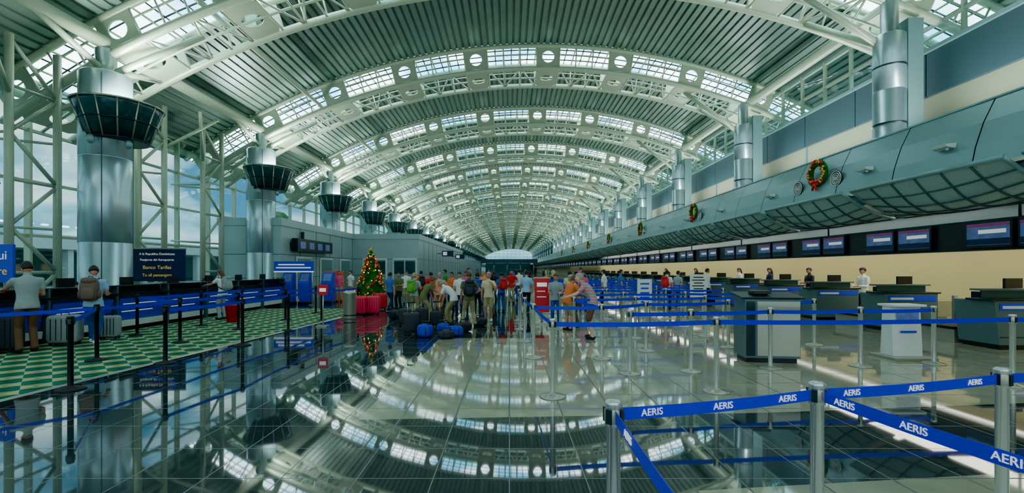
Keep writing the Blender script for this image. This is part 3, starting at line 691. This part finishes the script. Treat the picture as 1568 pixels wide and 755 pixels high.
ARMS={'down':((.16,0,-1),(.04,.18,-1)),'hold':((.14,.12,-1),(-.25,1,.05)),'phone':((.15,.35,-1),(-.3,.7,.75)),'hips':((.55,-.15,-.8),(-.65,.35,-.45)),'reach':((.05,.45,-1),(0,.3,-1)),'lean':((.12,.75,-.75),(-.15,.85,-.3)),'fwd':((.1,.8,-.5),(-.05,1,-.15)),'strap':((.3,.2,-1),(-.45,.5,.8)),'up':((.25,.5,.4),(-.1,.4,.9))}
def person(x,y,rz,h=1.7,lean=0,arms=('down','down'),legs='stand',shirt='white',pants='jean',skin='skin_tan',hair='hair_dark',shoes='black',short=True,shorts=False,long=False,pack=None,pitch=0,name='traveler',fz=0,turn=0,fem=False,seat=0):
    rz=radians(rz); lean=radians(lean); sw=.165 if fem else .19
    hipz=.93; py=0.0
    if legs=='stand': an=[(-.11,0,.085),(.11,.03,.085)]
    elif legs=='stride': an=[(-.1,.26,.085),(.1,-.22,.11)]; hipz=.90
    elif legs=='wide': an=[(-.2,.05,.085),(.2,-.03,.085)]; hipz=.91
    elif legs=='bend': an=[(-.13,.05,.085),(.14,.0,.085)]; py=-.16; hipz=.89
    elif legs=='crouch': an=[(-.14,.1,.085),(.14,.0,.085)]; py=-.18; hipz=.5
    elif legs=='sit': an=[(-.13,.42,.085),(.13,.42,.085)]; hipz=.52
    def spine(z):
        p=Vector((0,py,hipz)); a=0; n=20; L=z-.93
        for i in range(n):
            a=lean*min(1,max(0,(L*(i+.5)/n)/.28)); p=p+Vector((0,sin(a),cos(a)))*(L/n)
        return p,a
    bm=B(); bones=[]
    W=1.0 if not fem else .93
    rings=[(.855,.165,.125),(.862,.182,.142),(.88,.184,.142),(.95,.176,.134),(1.04,.158 if not fem else .140,.118),(1.13,.156 if not fem else .135,.112),(1.25,.174*W,.124),(1.35,.188*W,.124),(1.42,.172*W,.1),(1.465,.115,.078),(1.49,.07,.06)]
    vs=[]; n=18
    for z,rx,ry in rings:
        p,a=spine(z); u=Vector((0,cos(a),-sin(a)))
        for j in range(n):
            q=2*pi*j/n; vs.append(p+Vector((1,0,0))*rx*cos(q)+u*ry*sin(q))
    k=len(rings); fs=[(i*n+j,i*n+(j+1)%n,(i+1)*n+(j+1)%n,(i+1)*n+j) for i in range(k-1) for j in range(n)]+[tuple(range(n))[::-1],tuple(range((k-1)*n,k*n))]
    bm.add(vs,fs,'black')
    bones.append((spine(.90)[0],spine(1.15)[0],'torso',.14)); bones.append((spine(1.15)[0],spine(1.42)[0],'torso',.15))
    nb,a=spine(1.45); ndir=Vector((0,sin(a*.7+.12),cos(a*.7+.12))); hd=nb+ndir*.11
    bm.tube([nb,hd+ndir*.03],[.062,.052],'black',12); bones.append((nb+ndir*.035,hd,'skin',.055))
    hands=[]
    for sx,am in ((-1,arms[0]),(1,arms[1])):
        sp,a=spine(1.405); sh=sp+Vector((sx*sw,0,0)); ua,fa=ARMS[am]
        U=Vector((ua[0]*sx,ua[1],ua[2])).normalized(); V=Vector((fa[0]*sx,fa[1],fa[2])).normalized()
        el=sh+U*.285; wr_=el+V*.25
        bm.tube([sp+Vector((sx*.08,0,.01)),sh,sh+U*.1,sh+U*.17],[.06,.064,.062,.06],'black',10)
        bm.tube([sh+U*.15,el-U*.02,el+V*.02],[.044 if short else .052,.04,.038],'black',10)
        bm.tube([el-V*.01,el+V*.09,wr_,wr_+V*.03],[.041,.042,.028,.026],'black',10)
        bm.sph(el,.04,'black',10,7)
        bones.append((sh,sh+U*.165,'shirt',.06)); bones.append((sh+U*.17,el,'skin' if short else 'shirt',.05)); bones.append((el,wr_,'skin' if short else 'shirt',.04)); bones.append((wr_,wr_+V*.05,'skin',.03))
        hands.append((wr_,V,sx))
    for i,sx in enumerate((-1,1)):
        hp=Vector((sx*.09,py,hipz-.03)); ak=Vector(an[i]); d=ak-hp; D=min(d.length,.842); l1,l2=.425,.42
        aa=(l1*l1-l2*l2+D*D)/(2*D); hh=sqrt(max(0,l1*l1-aa*aa)); dn=d.normalized()
        fw=Vector((0,1,0))-dn*dn.y; 
        if fw.length<.1: fw=Vector((0,0,1))
        fw.normalize(); kn=hp+dn*aa+fw*hh
        ak=hp+dn*D
        bm.tube([hp+Vector((0,0,.04)),hp-Vector((0,0,.02))+(kn-hp)*.1,hp+(kn-hp)*.5,kn],[.09,.094,.082,.066],'black',12)
        bm.sph(kn,.062,'black',10,7)
        if shorts: bm.tube([hp+(kn-hp)*.5,kn-(kn-hp)*.02],[.086,.084],'black',12)
        rr=[.052,.056,.04,.036] if shorts else [.064,.064,.06,.066]
        bm.tube([kn,kn+(ak-kn)*.3,kn+(ak-kn)*.75,ak-Vector((0,0,.02))],rr,'black',12)
        bm.sph(ak+Vector((0,.055,-.035)),(.046,.135,.05),'black',14,8,.75)
        bones.append((hp-Vector((0,0,.02)),kn,'thigh',.08)); bones.append((kn,ak,'skin' if shorts else 'pants',.06)); bones.append((ak+Vector((0,-.03,-.04)),ak+Vector((0,.14,-.05)),'shoes',.06))
    me=bm.mesh('tmp'); ob=bpy.data.objects.new('tmp',me); sc.collection.objects.link(ob)
    rm=ob.modifiers.new('r','REMESH'); rm.mode='VOXEL'; rm.voxel_size=.018; rm.use_smooth_shade=True
    s_=ob.modifiers.new('s','SMOOTH'); s_.iterations=2; s_.factor=.5
    dg=bpy.context.evaluated_depsgraph_get(); ev=ob.evaluated_get(dg); m2=ev.to_mesh()
    V=[Vector(v.co) for v in m2.vertices]; Fs=[tuple(p.vertices) for p in m2.polygons]; Cn=[Vector(p.center) for p in m2.polygons]
    ev.to_mesh_clear(); bpy.data.objects.remove(ob); bpy.data.meshes.remove(me)
    b=B(); mp={'shirt':'cloth_'+shirt,'pants':'cloth_'+pants,'skin':skin,'shoes':'cloth_'+shoes}
    for k in mp.values(): b.mi(k)
    b.v=V; pre=[(p,q,q-p,(q-p).length_squared,t,r) for p,q,t,r in bones]
    for f,c in zip(Fs,Cn):
        best=9; bt='shirt'
        for p,q,d,l2,t,r in pre:
            tt=max(0,min(1,(c-p).dot(d)/l2)); e=(c-p-d*tt).length-r
            if e<best: best=e; bt=t
        if bt in ('torso','thigh'): bt='shirt' if (c.z>hipz-.068 and not (legs=='sit' and bt=='thigh' and c.y>.15)) else 'pants'
        b.f.append(list(f)); b.m.append(b.mats.index(mp[bt])); b.sm.append(True)
    for w,V_,sx in hands:
        wide=Vector((0,1,0))-V_*V_.y
        if wide.length<.3: wide=Vector((1,0,0))
        wide.normalize(); thin=V_.cross(wide); 
        if thin.x*sx>0: thin=-thin
        Rm=Matrix((wide,thin,V_)).transposed()
        b.sph(w+V_*.055,(.04,.017,.055),skin,12,8,.8,R=Rm)
        for k,(o,l) in enumerate(((-.028,.07),(-.01,.08),(.01,.075),(.027,.058))):
            p0=w+V_*.09-wide*o; p1=p0+V_*l*.45+thin*.006; p2=p1+V_*l*.3+thin*.02; p3=p2+V_*l*.15+thin*.026
            b.tube([p0,p1,p2,p3],[.0095,.009,.008,.006],skin,6)
        p0=w+V_*.035+wide*.03; b.tube([p0,p0+wide*.022+V_*.025+thin*.012,p0+wide*.026+V_*.055+thin*.022],[.011,.01,.008],skin,6)
    hc=nb+ndir*.19; pr=radians(pitch)+a*.35
    Rh=Matrix.Rotation(radians(turn),3,'Z')@Matrix.Rotation(-pr,3,'X')
    T0=b.T; b.T=Matrix.Translation(hc)@Rh.to_4x4()
    def hf(p):
        x_,y_,z_=p
        if z_<0: x_*=1-.28*z_*z_-.1*abs(z_); y_*=(1-.12*abs(z_)) if y_>0 else (1-.3*abs(z_))
        if y_>0.3 and abs(x_)<.25 and -.35<z_<.12: y_+=.16*(1-abs(x_)/.25)*(1-abs(z_+.18)/.3 if abs(z_+.18)<.3 else 0)
        if y_>0 and .2<abs(x_)<.6 and -.02<z_<.22: y_-=.06
        return Vector((x_,y_,z_))
    b.sph((0,.01,0),(.077,.097,.118),skin,24,18,1,fn=hf)
    for sx in (-1,1):
        b.sph((sx*.03,.088,.008),(.013,.009,.009),'eye_white',8,6); b.sph((sx*.03,.0955,.008),(.006,.004,.006),'eye_dark',6,5)
        b.tube([(sx*.015,.1,.028),(sx*.032,.099,.032),(sx*.047,.086,.026)],.004,hair,5)
        b.sph((sx*.077,0,-.01),(.01,.02,.03),skin,8,7)
    b.sph((0,.093,-.058),(.024,.009,.008),'lips',10,6)
    def hairf(p):
        x_,y_,z_=p
        if y_>0 and z_<.34: y_=y_*.12
        if z_<-.35: z_=-.35+(z_+.35)*.25
        return Vector((x_,y_,z_))
    b.sph((0,.0,.022),(.088,.112,.122),hair,22,18,1,fn=hairf)
    if long: 
        b.sph((0,-.065,-.08),(.08,.05,.15),hair,14,10,.8)
    b.T=T0
    if pack:
        p,a2=spine(1.24); Rp=Matrix.Rotation(-a2,3,'X'); pack_into(b,p+Rp@Vector((0,-.11,0)),Rp,pack,1.0)
    if seat:
        b.lathe([(.0,hipz-.17),(.2,hipz-.17),(.22,hipz-.13),(.2,hipz-.1),(0,hipz-.1)],(0,py,0),'black',16); b.tube([(0,py,.05),(0,py,hipz-.15)],.03,'chrome',8)
        for k in range(5): b.tube([(0,py,.08),(.27*cos(k*1.257),py+.27*sin(k*1.257),.03)],.02,'black',6)
    s=h/1.74; zmin=min(v.z for v in b.v)
    b.v=[Vector((v.x*s,v.y*s,(v.z-zmin)*s)) for v in b.v]
    return b.obj(name,(x,y,fz),rz)

def P_(u,v,*a,**k): x,y=fl(u,v); return person(x,y,*a,**k)
C=.013
P_(42,541,60,1.76,0,('fwd','hold'),'stand','grey','brown',fz=C,pitch=15,turn=10)
P_(143,528,25,1.72,0,('hold','hold'),'stride','ltblue','jean',pack='bag_brown',fz=C,pitch=35,turn=20,shoes='white')
P_(341,490,75,1.6,8,('fwd','down'),'stand','white','grey',hair='hair_brown',long=True,fem=True,pack='bag_grey',fz=C,pitch=15)
for y,sh in ((9.0,'navy'),(12.0,'white'),(15.6,'navy'),(17.2,'white')): person(-11.55,y,-90,1.72,10,('fwd','fwd'),'sit',sh,'black',short=False,name='service_agent',seat=1,fem=(y>13),long=(y>13),pitch=10)
P_(519,462,200,1.55,shirt='pink',pants='grey',hair='hair_brown',long=True,fem=True,arms=('hold','down'))
P_(537,461,150,1.55,shirt='white',pants='khaki',arms=('down','hips'))
P_(597,476,-30,1.52,shirt='blue',pants='navy',arms=('down','down'),legs='stride')
P_(611,473,160,1.5,shirt='olive',pants='black',arms=('hold','hold'))
P_(634,487,-20,1.5,shirt='grey',pants='khaki',pack='bag_green',arms=('down','strap'),hair='hair_blond')
P_(655,494,-60,1.5,40,('reach','reach'),'bend','olive','khaki',hair='hair_brown')
P_(673,484,190,1.5,shirt='peach',pants='brown',arms=('hips','hips'),hair='hair_grey')
P_(688,497,80,1.52,55,('reach','reach'),'bend','white','khaki',hair='hair_grey')
P_(704,485,170,1.52,shirt='white',pants='navy',arms=('down','hold'))
P_(718,500,10,1.58,0,('down','hips'),'wide','olive','khaki',pack='bag_dark',hair='hair_brown')
P_(731,483,0,1.5,shirt='navy',pants='black',pack='bag_blue',arms=('strap','strap'))
P_(748,492,175,1.53,shirt='cream',pants='khaki',arms=('strap','down'),hair='hair_blond',shorts=True,shoes='white')
P_(768,477,20,1.5,shirt='blue',pants='jean',pack='bag_red')
P_(692,472,150,1.5,shirt='orange',pants='black',arms=('hold','hold'))
P_(660,472,30,1.5,shirt='red',pants='navy')
P_(806,478,-10,1.6,shirt='ltblue',pants='black',legs='stride')
P_(757,462,20,1.5,shirt='black',pants='black'); P_(713,466,180,1.5,shirt='pink',pants='navy',long=True,fem=True)
P_(622,466,200,1.55,shirt='white',pants='khaki',arms=('hold','down')); P_(645,467,20,1.55,shirt='orange',pants='brown',pack='bag_dark'); P_(682,462,90,1.6,shirt='green',pants='black')
P_(740,467,-40,1.55,shirt='peach',pants='jean',hair='hair_blond',long=True,fem=True); P_(783,465,180,1.6,shirt='red',pants='khaki',arms=('hips','down')); P_(795,460,30,1.6,shirt='white',pants='jean')
P_(908,519,78,1.62,38,('lean','lean'),'stand','stripe','brown',hair='hair_grey',shorts=True,skin='skin_light',pitch=-15)
P_(868,506,-60,1.5,28,('lean','lean'),'stand','orange','khaki',hair='hair_brown',shorts=True)
P_(884,501,100,1.5,22,('lean','hold'),'stand','peach','brown',hair='hair_grey')
P_(851,498,170,1.5,10,('hold','hold'),'stand','grey','jean',hair='hair_brown')
P_(872,478,-20,1.55,shirt='cream',pants='brown',arms=('hold','hold')); P_(893,476,160,1.55,shirt='pink',pants='jean',fem=True,long=True); P_(925,474,60,1.6,shirt='white',pants='black'); P_(950,470,-90,1.6,shirt='blue',pants='khaki')
P_(1021,474,-40,1.58,shirt='white',pants='navy',pack='bag_red')
P_(1038,470,-60,1.55,shirt='grey',pants='jean')
person(8.9,20.6,-90,1.65,shirt='white',pants='black',short=False)
for k,sh in ((1,'white'),(2,'black'),(3,'navy'),(4,'white'),(6,'navy'),(8,'black')): person(11.75,12.0+2.72*k+.45,90,1.68,0,('hold','hold'),'stand',sh,'black',short=False,name='check_in_agent',pitch=15,fem=(k>2),long=(k>2))
for i in range(16):
    x=random.uniform(-4.5,6.5); y=random.uniform(34,75)
    person(x,y,random.uniform(0,360),random.uniform(1.6,1.78),shirt=random.choice(list(CL)),pants=random.choice(['jean','khaki','black','navy']),legs=random.choice(['stand','stride']),arms=('down',random.choice(['down','hold'])),pack=random.choice([None,'bag_dark','bag_red']))

# ---------------------------------------------------------------- lights
def area(loc,rot,sx,sy,pw,col=(1,1,1),name='area_lamp'):
    l=bpy.data.lights.new(name,'AREA'); l.shape='RECTANGLE'; l.size=sx; l.size_y=sy; l.energy=pw; l.color=col
    o=bpy.data.objects.new(name,l); sc.collection.objects.link(o); o.location=loc; o.rotation_euler=rot; return o
for i in range(-1,12):
    y=13.6+S*i
    area((-11.2,y,6.6),(pi,0,0),.8,1.2,340,(.88,1,.97),'column_uplight')
    area((11.7,y+4.2,5.6),(pi,-.35,0),.8,6.5,360,(.9,1,.98),'ledge_fill_light')  # added fill on the bulkhead ledge, brightens the vault from below
for i in range(7):
    area((12.2,8+i*9,3.4),(0,0,0),1.4,8.6,170,(1,.96,.8),'counter_fill_light')  # added fill under the soffit for counters and canopies, no fixture of its own

# world
w=bpy.data.worlds.new('world'); sc.world=w; w.use_nodes=True; nt=w.node_tree; bg=nt.nodes['Background']
tc=nt.nodes.new('ShaderNodeTexCoord'); mp=nt.nodes.new('ShaderNodeMapping'); mp.inputs['Scale'].default_value=(1,1,2.6)
nz=nt.nodes.new('ShaderNodeTexNoise'); nz.inputs['Scale'].default_value=4.2; nz.inputs['Detail'].default_value=8; nz.inputs['Distortion'].default_value=.3
rp=nt.nodes.new('ShaderNodeValToRGB'); e=rp.color_ramp.elements; e[0].position=.36; e[0].color=lin(64,126,158); e[1].position=.58; e[1].color=lin(238,247,247)
x=e.new(.47); x.color=lin(140,190,206)
nt.links.new(tc.outputs['Generated'],mp.inputs['Vector']); nt.links.new(mp.outputs['Vector'],nz.inputs['Vector']); nt.links.new(nz.outputs['Fac'],rp.inputs['Fac']); nt.links.new(rp.outputs['Color'],bg.inputs['Color'])
bg.inputs['Strength'].default_value=1.5

# camera
cd=bpy.data.cameras.new('camera'); cam=bpy.data.objects.new('camera',cd); sc.collection.objects.link(cam); sc.camera=cam
cam.location=(0,0,CH); cam.rotation_euler=(pi/2,0,0); cd.sensor_width=36; cd.lens=36*F/1568
cd.shift_x=4/1568; cd.shift_y=34.5/1568; cd.clip_end=800; cd.clip_start=.05
sc.view_settings.view_transform='AgX'
try: sc.view_settings.look='AgX - Punchy'
except Exception as ex: print(ex)
sc.view_settings.exposure=1.2
